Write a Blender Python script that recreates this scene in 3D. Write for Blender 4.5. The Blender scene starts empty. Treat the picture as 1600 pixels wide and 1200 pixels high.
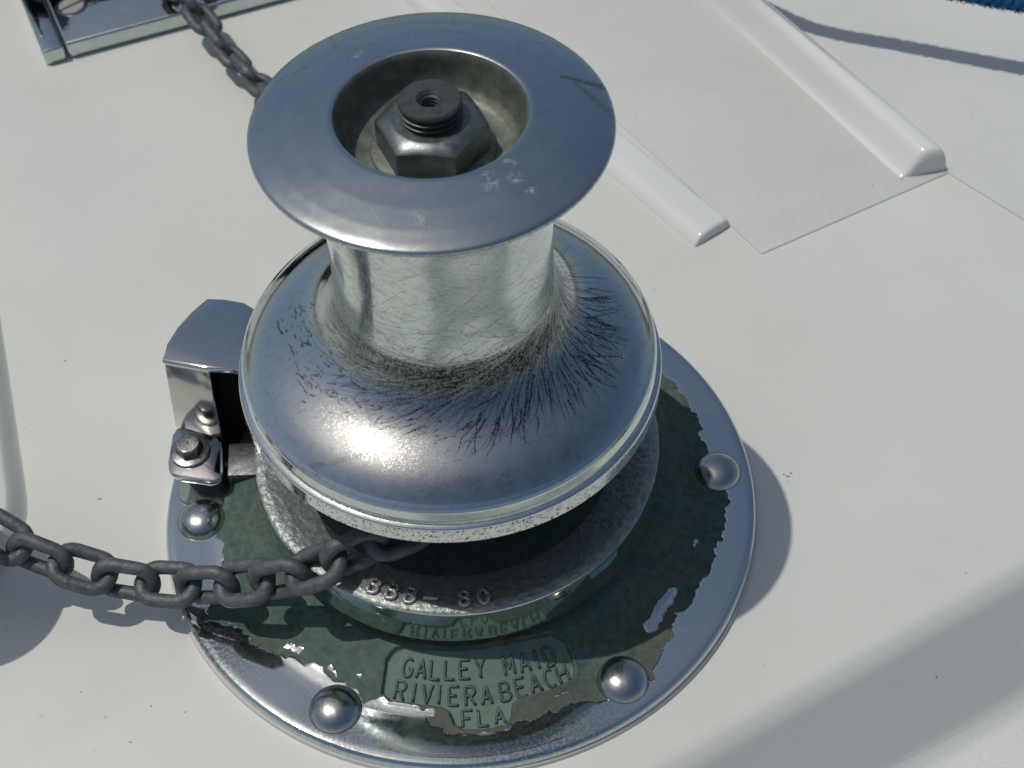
import bpy, bmesh, math, random
import numpy as np
from mathutils import Vector, Matrix

random.seed(7)
rng = np.random.default_rng(11)
scene = bpy.context.scene
COL = scene.collection
R = math.radians

# ------------------------------------------------------------------ camera
cam_d = bpy.data.cameras.new('camera')
cam = bpy.data.objects.new('camera', cam_d)
COL.objects.link(cam)
c_pos = Vector((0.0, -0.352140753, 0.503388301))
c_r = Vector((0.9958265, -0.0895449, -0.0176434))
c_u = Vector((0.0804625, 0.7701435, 0.6327755))
c_f = Vector((0.0430738, 0.6315542, -0.7741343))
cam.matrix_world = Matrix(((c_r.x, c_u.x, -c_f.x, c_pos.x), (c_r.y, c_u.y, -c_f.y, c_pos.y),
                           (c_r.z, c_u.z, -c_f.z, c_pos.z), (0, 0, 0, 1)))
cam_d.sensor_width = 36.0
cam_d.lens = 48.215
cam_d.clip_start = 0.01
cam_d.clip_end = 500
cam_d.dof.use_dof = True
cam_d.dof.focus_distance = 0.53
cam_d.dof.aperture_fstop = 19.0
scene.camera = cam

# ------------------------------------------------------------------ daylight
SUN = Vector((-0.363, 0.082, 0.928)).normalized()
sun_el = math.asin(SUN.z)
sun_rot = math.atan2(SUN.x, SUN.y)
w = bpy.data.worlds.new('World')
scene.world = w
w.use_nodes = True
nt = w.node_tree
nt.nodes.clear()
sky = nt.nodes.new('ShaderNodeTexSky')
sky.sky_type = 'NISHITA'
sky.sun_disc = False
sky.sun_elevation = sun_el
sky.sun_rotation = sun_rot
sky.air_density = 1.0
sky.dust_density = 2.4
sky.ozone_density = 1.0
bg = nt.nodes.new('ShaderNodeBackground')
bg.inputs['Strength'].default_value = 0.125
wo = nt.nodes.new('ShaderNodeOutputWorld')
nt.links.new(sky.outputs[0], bg.inputs['Color'])
nt.links.new(bg.outputs[0], wo.inputs['Surface'])

sun_d = bpy.data.lights.new('sun', 'SUN')
sun_d.energy = 3.6
sun_d.angle = R(0.53)
sun_d.color = (1.0, 0.965, 0.89)
sun = bpy.data.objects.new('sun', sun_d)
COL.objects.link(sun)
sun.rotation_euler = SUN.to_track_quat('Z', 'Y').to_euler()
sun.location = SUN * 3

scene.view_settings.view_transform = 'Standard'
scene.view_settings.look = 'None'
scene.view_settings.gamma = 1.0
scene.view_settings.exposure = -0.90
scene.cycles.max_bounces = 10
scene.cycles.glossy_bounces = 6
scene.cycles.sample_clamp_indirect = 6.0

DECK = -0.006


# ------------------------------------------------------------------ materials
class M:
    """small node graph helper"""
    def __init__(self, name, base=(.5, .5, .5), metal=0.0, rough=0.5, spec=0.5):
        self.m = bpy.data.materials.new(name)
        self.m.use_nodes = True
        self.nt = self.m.node_tree
        self.b = self.nt.nodes['Principled BSDF']
        self.b.inputs['Base Color'].default_value = (*base, 1)
        self.b.inputs['Metallic'].default_value = metal
        self.b.inputs['Roughness'].default_value = rough
        self.b.inputs['Specular IOR Level'].default_value = spec
        self.tc = self.nt.nodes.new('ShaderNodeTexCoord')

    def link(self, a, b):
        self.nt.links.new(a, b)

    def set(self, name, sock):
        self.link(sock, self.b.inputs[name])

    def noise(self, scale, detail=3, rough=.55, vec=None, dist=0.0, squash=None):
        n = self.nt.nodes.new('ShaderNodeTexNoise')
        n.inputs['Scale'].default_value = scale
        n.inputs['Detail'].default_value = detail
        n.inputs['Roughness'].default_value = rough
        n.inputs['Distortion'].default_value = dist
        v = vec if vec is not None else self.tc.outputs['Object']
        if squash:
            mp = self.nt.nodes.new('ShaderNodeMapping')
            mp.inputs['Scale'].default_value = squash
            self.link(v, mp.inputs['Vector'])
            v = mp.outputs[0]
        self.link(v, n.inputs['Vector'])
        return n.outputs['Fac']

    def voro(self, scale, feature='F1', rand=1.0):
        n = self.nt.nodes.new('ShaderNodeTexVoronoi')
        n.feature = feature
        n.inputs['Scale'].default_value = scale
        n.inputs['Randomness'].default_value = rand
        self.link(self.tc.outputs['Object'], n.inputs['Vector'])
        return n

    def ramp(self, fac, stops):
        n = self.nt.nodes.new('ShaderNodeValToRGB')
        e = n.color_ramp.elements
        while len(e) < len(stops):
            e.new(0.5)
        for k, (p, c) in zip(e, stops):
            k.position = p
            if isinstance(c, (int, float)):
                c = (c, c, c)
            k.color = (*c, 1)
        self.link(fac, n.inputs['Fac'])
        return n.outputs['Color']

    def math(self, op, a, b=None, clamp=False):
        n = self.nt.nodes.new('ShaderNodeMath')
        n.operation = op
        n.use_clamp = clamp
        for i, x in enumerate((a, b)):
            if x is None:
                continue
            if isinstance(x, (int, float)):
                n.inputs[i].default_value = x
            else:
                self.link(x, n.inputs[i])
        return n.outputs[0]

    def mix(self, fac, a, b):
        n = self.nt.nodes.new('ShaderNodeMix')
        n.data_type = 'RGBA'
        for s, x in ((n.inputs[0], fac), (n.inputs[6], a), (n.inputs[7], b)):
            if isinstance(x, (int, float)):
                if s.type == 'RGBA':
                    s.default_value = (x, x, x, 1)
                else:
                    s.default_value = x
            elif isinstance(x, tuple):
                s.default_value = (*x, 1)
            else:
                self.link(x, s)
        return n.outputs[2]

    def attr(self, name):
        n = self.nt.nodes.new('ShaderNodeAttribute')
        n.attribute_name = name
        return n.outputs['Fac']

    def bump(self, h, dist, strength=1.0, prev=None):
        n = self.nt.nodes.new('ShaderNodeBump')
        n.inputs['Strength'].default_value = strength
        n.inputs['Distance'].default_value = dist
        self.link(h, n.inputs['Height'])
        if prev is not None:
            self.link(prev, n.inputs['Normal'])
        return n.outputs[0]


def gelcoat(name, base, rough, grain=None, specks=True, warm=0.0, stain=None):
    m = M(name, base, 0, rough)
    big = m.noise(9, 4)
    col = m.mix(m.ramp(big, [(.35, 0), (.7, 1)]), tuple(c * .945 for c in base), base)
    if stain:
        s = m.noise(16, 5, .6)
        col = m.mix(m.ramp(s, [(.48, 0), (.70, .55)]), col, stain)
    if specks:
        for sc, th, szz, k in ((75, .80, .050, .7), (170, .86, .07, .5), (38, .78, .020, .85)):
            v = m.voro(sc)
            wob = m.noise(sc * 9, 2)
            d = m.math('ADD', v.outputs['Distance'], m.math('MULTIPLY', m.math('SUBTRACT', wob, .5), .10))
            near = m.math('LESS_THAN', d, szz)
            sep = m.nt.nodes.new('ShaderNodeSeparateColor')
            m.link(v.outputs['Color'], sep.inputs[0])
            pick = m.math('GREATER_THAN', sep.outputs[0], th)
            f = m.math('MULTIPLY', m.math('MULTIPLY', near, pick), m.math('MULTIPLY', sep.outputs[1], k))
            col = m.mix(f, col, (.10, .10, .09))
    m.set('Base Color', col)
    m.set('Roughness', m.ramp(m.noise(40, 3), [(.3, rough * .8), (.7, rough * 1.2)]))
    n = m.bump(m.noise(14, 2), .0012, .25)
    n = m.bump(m.noise(260, 2), .00006, .5, n)
    if grain:
        n = m.bump(m.noise(grain, 3, .65), .0007, .55, n)
    m.set('Normal', n)
    return m.m


GEL = (.650, .669, .615)
mat_deck = gelcoat('gelcoat_smooth', GEL, .30)
mat_ridge = gelcoat('gelcoat_gloss', (.70, .715, .69), .14, specks=False)
mat_skid = gelcoat('gelcoat_nonskid', (.600, .617, .582), .55, grain=650, stain=(.555, .55, .51))
mat_skid2 = gelcoat('gelcoat_nonskid_cool', (.635, .655, .625), .55, grain=600)
mat_caulk = gelcoat('sealant', (.62, .60, .56), .6, specks=False)
mat_white = gelcoat('white_paint', (.72, .72, .70), .3, specks=False)

# worn chrome of the drum, with scratch attribute
def chrome_drum():
    m = M('worn_chrome', (.60, .62, .645), 1.0, .2)
    s = m.attr('scratch')
    g = m.attr('grime')
    br = m.noise(900, 3, .6)
    s2 = m.math('MULTIPLY', s, m.ramp(br, [(.25, .55), (.6, 1.15)]))
    dirt = m.math('ADD', s2, m.math('MULTIPLY', g, m.ramp(m.noise(130, 5, .7), [(.25, .2), (.75, 1)])), True)
    base = m.mix(m.noise(60, 4), (.60, .655, .64), (.72, .765, .745))
    base = m.mix(m.attr('tone'), base, (.61, .65, .635))
    base = m.mix(m.ramp(m.noise(330, 5, .75), [(.52, 0), (.72, .5)]), base, (.30, .31, .31))
    col = m.mix(m.math('MULTIPLY', dirt, 1.12, True), base, (.028, .030, .030))
    m.set('Base Color', col)
    wear = m.attr('wear')
    hair = m.ramp(m.noise(1250, 3, .75), [(.50, 0), (.60, 1)])
    dull = m.ramp(m.noise(90, 4, .65), [(.35, .35), (.7, 1)])
    r0 = m.math('ADD', m.math('MULTIPLY', m.math('MULTIPLY', hair, dull), .17), m.math('ADD', .035, m.math('ADD', m.math('MULTIPLY', wear, .07), m.math('MULTIPLY', m.attr('dull'), .22))))
    m.set('Roughness', m.math('ADD', r0, m.math('MULTIPLY', dirt, .18), True))
    m.set('Specular IOR Level', m.math('SUBTRACT', .5, m.math('MULTIPLY', dirt, .45)))
    n = m.bump(m.noise(1100, 3, .7), .000022, .5)
    n = m.bump(m.noise(300, 3, .6), .00002, .5, n)
    hh = m.math('SUBTRACT', 0.0, s)
    n = m.bump(hh, .00004, .2, n)
    m.set('Normal', n)
    return m.m


def chrome_head():
    m = M('satin_chrome', (.60, .62, .66), 1.0, .2)
    s = m.attr('scratch')
    st = m.attr('stain')
    fl = m.ramp(m.noise(420, 6, .75), [(.50, 0), (.60, 1)])
    s2 = m.math('MULTIPLY', s, m.ramp(m.noise(900, 3, .7), [(.38, .1), (.55, 1)]), True)
    sm = m.noise(35, 5, .6)
    base = m.mix(sm, (.49, .545, .535), (.59, .64, .63))
    col = m.mix(m.math('MULTIPLY', m.math('MULTIPLY', st, fl), .34), base, (.62, .62, .58))
    col = m.mix(s2, col, (.010, .010, .011))
    m.set('Base Color', col)
    m.set('Metallic', m.math('SUBTRACT', 1.0, m.math('MULTIPLY', m.math('MULTIPLY', st, fl), .4)))
    m.set('Roughness', m.math('ADD', m.ramp(m.noise(70, 5, .7), [(.3, .13), (.7, .22)]), m.math('MULTIPLY', s2, .4)))
    m.set('Specular IOR Level', m.math('SUBTRACT', .5, m.math('MULTIPLY', s2, .45)))
    n = m.bump(m.noise(1500, 3, .7), .000035, .45)
    n = m.bump(m.noise(90, 3), .00005, .2, n)
    m.set('Normal', n)
    return m.m


def plate_mat():
    m = M('peeling_chrome_bronze', (.6, .6, .6), 1.0, .2)
    ch = m.attr('chrome')
    pan = m.attr('panel')
    brn = m.attr('brown')
    pit = m.attr('pits')
    fine = m.noise(800, 3, .6)
    k = m.math('ADD', ch, m.math('MULTIPLY', m.math('SUBTRACT', fine, .5), .5))
    c = m.ramp(k, [(.47, 0), (.53, 1)])
    # patina
    a = m.noise(70, 5, .65)
    a2 = m.noise(320, 4, .7)
    green = m.mix(m.ramp(a, [(.3, 0), (.7, 1)]), (.052, .100, .089), (.118, .172, .146))
    green = m.mix(m.ramp(m.noise(34, 4, .6, dist=.6), [(.45, 0), (.65, .6)]), green, (.112, .122, .086))
    green = m.mix(m.ramp(a2, [(.35, .6), (.62, 0)]), green, (.022, .040, .034))
    brown = m.mix(a2, (.062, .060, .047), (.128, .120, .094))
    pat = m.mix(m.math('MULTIPLY', brn, m.ramp(m.noise(110, 4, .7), [(.32, .2), (.6, 1)])), green, brown)
    verd = m.mix(a2, (.100, .165, .140), (.185, .250, .212))
    verd = m.mix(m.ramp(m.noise(150, 4, .6), [(.55, 0), (.75, .6)]), verd, (.13, .12, .07))
    edge = m.ramp(pan, [(.05, 0), (.35, 1), (.65, 1), (.95, 0)])
    pat = m.mix(m.math('MULTIPLY', pan, .9), pat, verd)
    pat = m.mix(m.math('MULTIPLY', edge, .55), pat, (.022, .045, .038))  # dark outline: shade of the recess wall put into the colour
    chrome = m.mix(m.ramp(m.noise(500, 4, .7), [(.66, 0), (.74, .6)]), (.57, .635, .64), (.22, .23, .24))
    chrome = m.mix(m.math('MULTIPLY', pit, m.ramp(m.noise(700, 3, .7), [(.42, 0), (.55, 1)])), chrome, (.06, .06, .058))
    m.set('Base Color', m.mix(c, pat, chrome))
    mm = m.mix(c, .06, .98)
    m.set('Specular IOR Level', m.mix(c, .22, .5))
    m.set('Metallic', mm)
    rr = m.mix(c, m.ramp(a2, [(.3, .55), (.7, .75)]), m.ramp(m.noise(300, 4, .7), [(.35, .05), (.7, .13)]))
    m.set('Roughness', rr)
    n = m.bump(m.noise(900, 4, .7), .00012, .5)
    n = m.bump(m.noise(200, 5, .7), .0004, .25, n)
    nn = m.nt.nodes.new('ShaderNodeMix')
    nn.data_type = 'VECTOR'
    m.link(c, nn.inputs[0])
    m.link(n, nn.inputs[4])
    m.link(m.bump(m.noise(110, 3, .5), .00010, .3), nn.inputs[5])
    nb = m.bump(c, .0002, .6)
    nn2 = m.bump(c, .00022, .5, nn.outputs[1])
    m.set('Normal', nn2)
    return m.m


def metal(name, a, b, r0, r1, nscale=200, bump=0.0, bscale=500, metallic=1.0, spots=None):
    m = M(name, a, metallic, r0)
    n = m.noise(nscale, 5, .65)
    col = m.mix(m.ramp(n, [(.3, 0), (.7, 1)]), a, b)
    if spots:
        col = m.mix(m.ramp(m.noise(nscale * 2.3, 4, .7), [(spots[0], 0), (spots[0] + .12, spots[1])]), col, spots[2])
    m.set('Base Color', col)
    m.set('Roughness', m.ramp(m.noise(nscale * 1.7, 4, .7), [(.3, r0), (.7, r1)]))
    if bump:
        m.set('Normal', m.bump(m.noise(bscale, 4, .65), bump, .6))
    return m.m


mat_steel = metal('polished_stainless', (.56, .585, .565), (.63, .65, .63), .03, .08, 120, .00003, 120)
mat_wall = metal('brushed_stainless', (.50, .50, .48), (.58, .58, .55), .10, .17, 120, .00003, 120)
mat_screw = metal('brushed_screw_steel', (.44, .44, .42), (.56, .56, .54), .38, .5, 400, .0001, 600, .6)
mat_cap = metal('cap_nut_steel', (.42, .44, .425), (.52, .54, .52), .16, .28, 300, .00006, 500)
mat_foot = metal('bracket_steel', (.52, .53, .53), (.64, .64, .63), .06, .13, 250, .00005, 300,
                 spots=(.66, .8, (.35, .20, .08)))
mat_bolt = metal('bolt_steel', (.22, .22, .22), (.38, .38, .37), .22, .36, 500, .0001, 700)
mat_spacer = metal('pitted_silver', (.10, .108, .11), (.21, .22, .225), .40, .6, 300, .0002, 600, spots=(.56, .8, (.10, .11, .11)))
mat_cup = metal('dull_bronze', (.095, .115, .098), (.235, .252, .205), .45, .62, 160, .00025, 500, .45, spots=(.56, .6, (.09, .125, .095)))
mat_nut = metal('dark_nut_metal', (.12, .14, .138), (.22, .245, .24), .30, .44, 260, .00010, 600, .8, spots=(.6, .5, (.06, .075, .07)))
mat_stud = metal('dark_bronze', (.075, .085, .08), (.13, .14, .13), .32, .5, 300, .00015, 600, .7)
mat_cast = metal('galvanised_casting', (.25, .28, .265), (.40, .425, .405), .34, .48, 300, .0006, 700, .68, spots=(.54, .75, (.13, .18, .158)))
mat_rim = metal('polished_bronze_rim', (.44, .54, .48), (.54, .62, .56), .05, .11, 200, .00003, 300, .97, spots=(.66, .45, (.16, .20, .17)))
mat_groove = metal('green_groove', (.06, .085, .075), (.12, .15, .13), .45, .6, 200, .0004, 420, .4)
mat_chain = metal('weathered_chain_steel', (.060, .072, .080), (.145, .160, .168), .45, .66, 230, .0008, 360, .35, spots=(.66, .6, (.22, .21, .19)))
_nt = mat_chain.node_tree
_oi = _nt.nodes.new('ShaderNodeObjectInfo')
_tc = [n for n in _nt.nodes if n.type == 'TEX_COORD'][0]
_va = _nt.nodes.new('ShaderNodeVectorMath')
_va.operation = 'ADD'
for _l in list(_nt.links):
    if _l.from_node == _tc:
        _to = _l.to_socket
        _nt.links.remove(_l)
        _nt.links.new(_va.outputs[0], _to)
_nt.links.new(_tc.outputs['Object'], _va.inputs[0])
_nt.links.new(_oi.outputs['Random'], _va.inputs[1])
mat_black = M('plain_black', (.004, .004, .004), 0, .8, .1).m  # stands for the hood's shaded hollow, and blackens the unseen roller
mat_raised = metal('worn_raised_metal', (.30, .31, .30), (.50, .50, .48), .32, .5, 500, .0004, 700, .7)
mat_letter = metal('dark_verdigris', (.045, .078, .068), (.095, .145, .125), .42, .6, 400, .0002, 700, .3)
mat_hawse = metal('mirror_stainless', (.50, .56, .555), (.58, .63, .62), .03, .09, 90, .0004, 35)


def rope_mat():
    m = M('blue_rope_fibre', (.01, .05, .16), 0, .75, .3)
    m.set('Base Color', m.mix(m.noise(500, 4, .7), (.004, .035, .12), (.015, .16, .36)))
    return m.m


mat_rope = rope_mat()


# ------------------------------------------------------------------ object helpers
def wloc(o):
    v = Vector((0, 0, 0))
    while o is not None:
        v = v + o.location
        o = o.parent
    return v


def make(name, V, F, mat, parent=None, smooth=True, origin=None, attrs=None, sharp=None):
    """V: world coordinates (n,3); F: list of faces or (n,4) array"""
    V = np.asarray(V, dtype=np.float64)
    if origin is None:
        origin = wloc(parent) if parent is not None else Vector((0, 0, 0))
    V = V - np.array(origin)[None]
    me = bpy.data.meshes.new(name)
    if isinstance(F, np.ndarray):
        nf, k = F.shape
        me.vertices.add(len(V))
        me.vertices.foreach_set('co', V.astype(np.float32).ravel())
        me.loops.add(nf * k)
        me.loops.foreach_set('vertex_index', F.astype(np.int32).ravel())
        me.polygons.add(nf)
        me.polygons.foreach_set('loop_start', np.arange(0, nf * k, k, dtype=np.int32))
        me.polygons.foreach_set('loop_total', np.full(nf, k, dtype=np.int32))
        me.update(calc_edges=True)
    else:
        me.from_pydata([tuple(v) for v in V], [], F)
    if smooth:
        me.polygons.foreach_set('use_smooth', np.ones(len(me.polygons), dtype=bool))
    if attrs:
        for k, a in attrs.items():
            at = me.attributes.new(k, 'FLOAT', 'POINT')
            at.data.foreach_set('value', np.asarray(a, dtype=np.float32).ravel())
    me.materials.append(mat)
    me.update()
    if sharp:
        me.set_sharp_from_angle(angle=R(sharp))
    o = bpy.data.objects.new(name, me)
    COL.objects.link(o)
    if parent is not None:
        o.parent = parent
        o.location = Vector(origin) - wloc(parent)
    else:
        o.location = origin
    return o


def tag(o, label=None, cat=None, group=None, kind=None):
    if label:
        o['label'] = label
    if cat:
        o['category'] = cat
    if group:
        o['group'] = group
    if kind:
        o['kind'] = kind
    return o


def empty(name, loc, label, cat, group=None):
    o = bpy.data.objects.new(name, None)
    o.empty_display_size = .02
    o.location = loc
    COL.objects.link(o)
    return tag(o, label, cat, group)


def grid_faces(n, m, wrap):
    i = np.arange(n - 1)[:, None]
    j = np.arange(m if wrap else m - 1)[None]
    j2 = (j + 1) % m
    a = i * m + j
    b = i * m + j2
    c = (i + 1) * m + j2
    d = (i + 1) * m + j
    return np.stack([a, b, c, d], -1).reshape(-1, 4)


def lathe(name, prof, n, mat, parent, center=(0, 0), attrs=None, cap_end=False, flip=False, sharp=None, rot=0):
    prof = np.array(prof)
    th = np.linspace(0, 2 * np.pi, n, endpoint=False) + rot
    V = np.stack([center[0] + prof[:, :1] * np.cos(th), center[1] + prof[:, :1] * np.sin(th),
                  np.repeat(prof[:, 1:2], n, 1)], -1).reshape(-1, 3)
    F = grid_faces(len(prof), n, True)
    if flip:
        F = F[:, ::-1]
    return make(name, V, F, mat, parent, attrs=attrs, sharp=sharp)


def resample(prof, step, smooth_it=0):
    p = np.array(prof, dtype=float)
    d = np.r_[0, np.cumsum(np.hypot(*np.diff(p, axis=0).T))]
    n = max(2, int(round(d[-1] / step)))
    t = np.linspace(0, d[-1], n)
    q = np.c_[np.interp(t, d, p[:, 0]), np.interp(t, d, p[:, 1])]
    for _ in range(smooth_it):
        q[1:-1] = .25 * q[:-2] + .5 * q[1:-1] + .25 * q[2:]
    return q


def slab(name, pts, z0, z1, mat, parent=None, bevel=0.001, seg=2, round_r=0.0, origin=None):
    """extruded plan polygon with bevelled edges; optional rounded plan corners"""
    P = [Vector((p[0], p[1])) for p in pts]
    if round_r:
        Q = []
        for i in range(len(P)):
            a, b, c = P[i - 1], P[i], P[(i + 1) % len(P)]
            u, v = (a - b), (c - b)
            rr = min(round_r, u.length * .45, v.length * .45)
            s, e = b + u.normalized() * rr, b + v.normalized() * rr
            for k in range(6):
                t = k / 5
                Q.append((1 - t) ** 2 * s + 2 * t * (1 - t) * b + t * t * e)
        P = Q
    area = sum(P[i].x * P[(i + 1) % len(P)].y - P[(i + 1) % len(P)].x * P[i].y for i in range(len(P)))
    if area < 0:
        P = P[::-1]
    bm = bmesh.new()
    lo = [bm.verts.new((p.x, p.y, z0)) for p in P]
    hi = [bm.verts.new((p.x, p.y, z1)) for p in P]
    n = len(P)
    bm.faces.new(hi)
    bm.faces.new(lo[::-1])
    for i in range(n):
        bm.faces.new((lo[i], lo[(i + 1) % n], hi[(i + 1) % n], hi[i]))
    if bevel:
        ed = [e for e in bm.edges if abs(e.verts[0].co.z - e.verts[1].co.z) < 1e-9 or (not round_r)]
        bmesh.ops.bevel(bm, geom=ed, offset=bevel, segments=seg, profile=.5, affect='EDGES', clamp_overlap=True)
    me = bpy.data.meshes.new('tmp')
    bm.to_mesh(me)
    bm.free()
    V = np.array([v.co[:] for v in me.vertices])
    F = [tuple(p.vertices) for p in me.polygons]
    bpy.data.meshes.remove(me)
    return make(name, V, F, mat, parent, True, origin, sharp=32)


def frames(P):
    P = np.asarray(P, float)
    T = np.gradient(P, axis=0)
    T /= np.linalg.norm(T, axis=1)[:, None]
    ref = np.array([0, 0, 1.0])
    S = np.cross(T, ref)
    S /= np.linalg.norm(S, axis=1)[:, None] + 1e-12
    U = np.cross(S, T)
    return P, T, S, U


def tube_geo(P, rad, k=8, closed=False):
    P = np.asarray(P, float)
    if closed:
        T = np.roll(P, -1, 0) - np.roll(P, 1, 0)
    else:
        T = np.gradient(P, axis=0)
    T /= np.linalg.norm(T, axis=1)[:, None] + 1e-12
    ref = np.array([0, 0, 1.0]) if abs(T[:, 2]).max() < .9 else np.array([0.31, .9, .3])
    S = np.cross(T, ref)
    S /= np.linalg.norm(S, axis=1)[:, None] + 1e-12
    U = np.cross(S, T)
    a = np.linspace(0, 2 * np.pi, k, endpoint=False)
    rad = np.broadcast_to(np.asarray(rad, float), (len(P),))[:, None, None]
    V = P[:, None] + rad * (np.cos(a)[None, :, None] * S[:, None] + np.sin(a)[None, :, None] * U[:, None])
    n = len(P)
    F = grid_faces(n, k, True)
    F = [tuple(f) for f in F]
    if closed:
        F += [((n - 1) * k + j, (n - 1) * k + (j + 1) % k, (j + 1) % k, j) for j in range(k)]
    else:
        F += [tuple(range(k))[::-1], tuple((n - 1) * k + j for j in range(k))]
    return V.reshape(-1, 3), F


def join_geo(parts):
    V, F, o = [], [], 0
    for v, f in parts:
        V.append(v)
        F += [tuple(i + o for i in q) for q in f]
        o += len(v)
    return np.concatenate(V), F


def vnoise(x, y, seed):
    """value noise on the plane, 0..1"""
    xi, yi = np.floor(x).astype(np.int64), np.floor(y).astype(np.int64)
    fx, fy = x - xi, y - yi
    fx, fy = fx * fx * (3 - 2 * fx), fy * fy * (3 - 2 * fy)

    def h(a, b):
        n = (a * 374761393 + b * 668265263 + seed * 974711) & 0x7fffffff
        n = ((n ^ (n >> 13)) * 1274126177) & 0x7fffffff
        return ((n ^ (n >> 16)) & 0xffff) / 65535.0
    return (h(xi, yi) * (1 - fx) + h(xi + 1, yi) * fx) * (1 - fy) + (h(xi, yi + 1) * (1 - fx) + h(xi + 1, yi + 1) * fx) * fy


def fbm(x, y, f, seed, oct=4):
    s, a, t = 0, 1.0, 0
    for k in range(oct):
        s = s + a * vnoise(x * f, y * f, seed + k)
        t += a
        a *= .55
        f *= 2.1
    return s / t


def catmull(P, n=16):
    P = np.asarray(P, float)
    Q = np.vstack([2 * P[0] - P[1], P, 2 * P[-1] - P[-2]])
    out = []
    for i in range(1, len(Q) - 2):
        t = np.linspace(0, 1, n, endpoint=False)[:, None]
        a, b, c, d = Q[i - 1], Q[i], Q[i + 1], Q[i + 2]
        out.append(.5 * (2 * b + (c - a) * t + (2 * a - 5 * b + 4 * c - d) * t ** 2 + (3 * b - a - 3 * c + d) * t ** 3))
    out.append(P[-1:])
    return np.vstack(out)


# ------------------------------------------------------------------ the deck (setting)
deck = make('deck', [(-2.5, -2.0, DECK), (2.5, -2.0, DECK), (2.5, 3.0, DECK), (-2.5, 3.0, DECK)], [(0, 1, 2, 3)], mat_deck, None, False)
tag(deck, kind='structure')
mw = M('sea_water', (.030, .055, .065), 0, .12)
mw.set('Normal', mw.bump(mw.noise(1.2, 4, .6), .25, .6))
water = make('water', [(-240, -240, -1.6), (240, -240, -1.6), (240, 240, -1.6), (-240, 240, -1.6)], [(0, 1, 2, 3)], mw.m, None, False)
tag(water, kind='structure')


def sheet(name, pts, dz, mat, edge=.0012):
    o = slab(name, pts, DECK - .002, DECK + dz, mat, None, bevel=min(edge, dz * .8), seg=2)
    return tag(o, kind='structure')


# non-skid panel between the two moulded ridges, and the non-skid deck beyond
u1 = np.array([-.47, .883])
pa, pb = np.array([.1646, .1361]), np.array([.2790, .1866])
sheet('nonskid_panel', [pa, pb, pb + u1 * .9, pa + u1 * .9], .0008, mat_skid)
s0 = np.array([.2795, .1830])
s1 = np.array([.3065, .1459])
sheet('nonskid_deck', [s0, s1, s0 + (s1 - s0) * 22, (2.2, -.2), (2.2, 2.2), s0 + u1 * 1.6, s0 + u1 * .3 + np.array([-.004, 0])], .0009, mat_skid2)
sheet('nonskid_patch', [(.134, -.1520), (.2300, -.1165), (.60, .02), (.60, -.60), (.134, -.60)], .0008, mat_skid2)


def ridge(name, L0, L1, R0, R1, height, prof, endlen, mat):
    L0, L1, R0, R1 = map(lambda a: np.array(a, float), (L0, L1, R0, R1))
    far = 2.2
    dist = [0, .0006, .0016, .003, .005, .008, .03]
    scl = [0, .62, .86, .95, .99, 1, 1]
    pr = np.array(prof)
    tt = np.linspace(0, 1, 40)
    # smooth profile
    hh = np.interp(tt, pr[:, 0], pr[:, 1])
    for _ in range(2):
        hh[1:-1] = .25 * hh[:-2] + .5 * hh[1:-1] + .25 * hh[2:]
    Ld, Rd = (L1 - L0), (R1 - R0)
    Ll, Rl = np.linalg.norm(Ld), np.linalg.norm(Rd)
    V = []
    sts = [(endlen * (d / .008) ** 1.0 if d < .009 else d + endlen, s) for d, s in zip(dist, scl)] + [(.2, 1), (far, 1)]
    for d, s in sts:
        a = L1 - Ld / Ll * d
        b = R1 - Rd / Rl * d
        for t, h in zip(tt, hh):
            q = a + (b - a) * t
            V.append((q[0], q[1], DECK - .0015 + (height + .0015) * h * s + (.0015 * min(1, s * 3) if 0 < t < 1 else 0)))
    n, m = len(sts), len(tt)
    F = grid_faces(n, m, False)[:, ::-1]
    o = make(name, V, [tuple(f) for f in F], mat, None)
    return tag(o, kind='structure')


ridge('deck_ridge', (.1703, .3576), (.2463, .1834), (.1997, .3542), (.2775, .1880), .0150,
      [(0, 0), (.12, .03), (.24, .14), (.36, .5), (.46, .84), (.54, .96), (.64, 1.0), (.78, 1.0), (.89, .88), (.96, .55), (1, 0)], .006, mat_ridge)
ridge('deck_ridge', (.0967, .2003), (.1309, .1444), (.1180, .2134), (.1525, .1585), .0048,
      [(0, 0), (.10, .5), (.22, .84), (.36, .96), (.5, 1), (.9, .98), (.97, .75), (1, 0)], .004, mat_ridge)

# raised ledge along the left edge: a smooth S-curve step
ld = np.array([.0260, -.1039])
ld /= np.linalg.norm(ld)
ln = np.array([ld[1], -ld[0]])
l0 = np.array([-.2163, .1054])
V, cs = [], []
tt = np.linspace(0, 1, 14)
for t in tt:
    cs.append((t * .0085, .0098 * (t * t * (3 - 2 * t)) - .0003))
cs += [(.02, .0096), (.10, .0098), (1.5, .0102)]
st = np.concatenate([np.linspace(-1.0, .05, 24), np.linspace(.06, .42, 40)])
for s in st:
    bend = .09 * max(0, -s) ** 2 + 11 * max(0, s - .088) ** 2
    for d, h in cs:
        q = l0 + ld * s + ln * (d + bend)
        V.append((q[0], q[1], DECK + h))
o = make('deck_step', V, [tuple(f[::-1]) for f in grid_faces(len(st), len(cs), False)], mat_deck, None)
tag(o, kind='structure')

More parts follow.
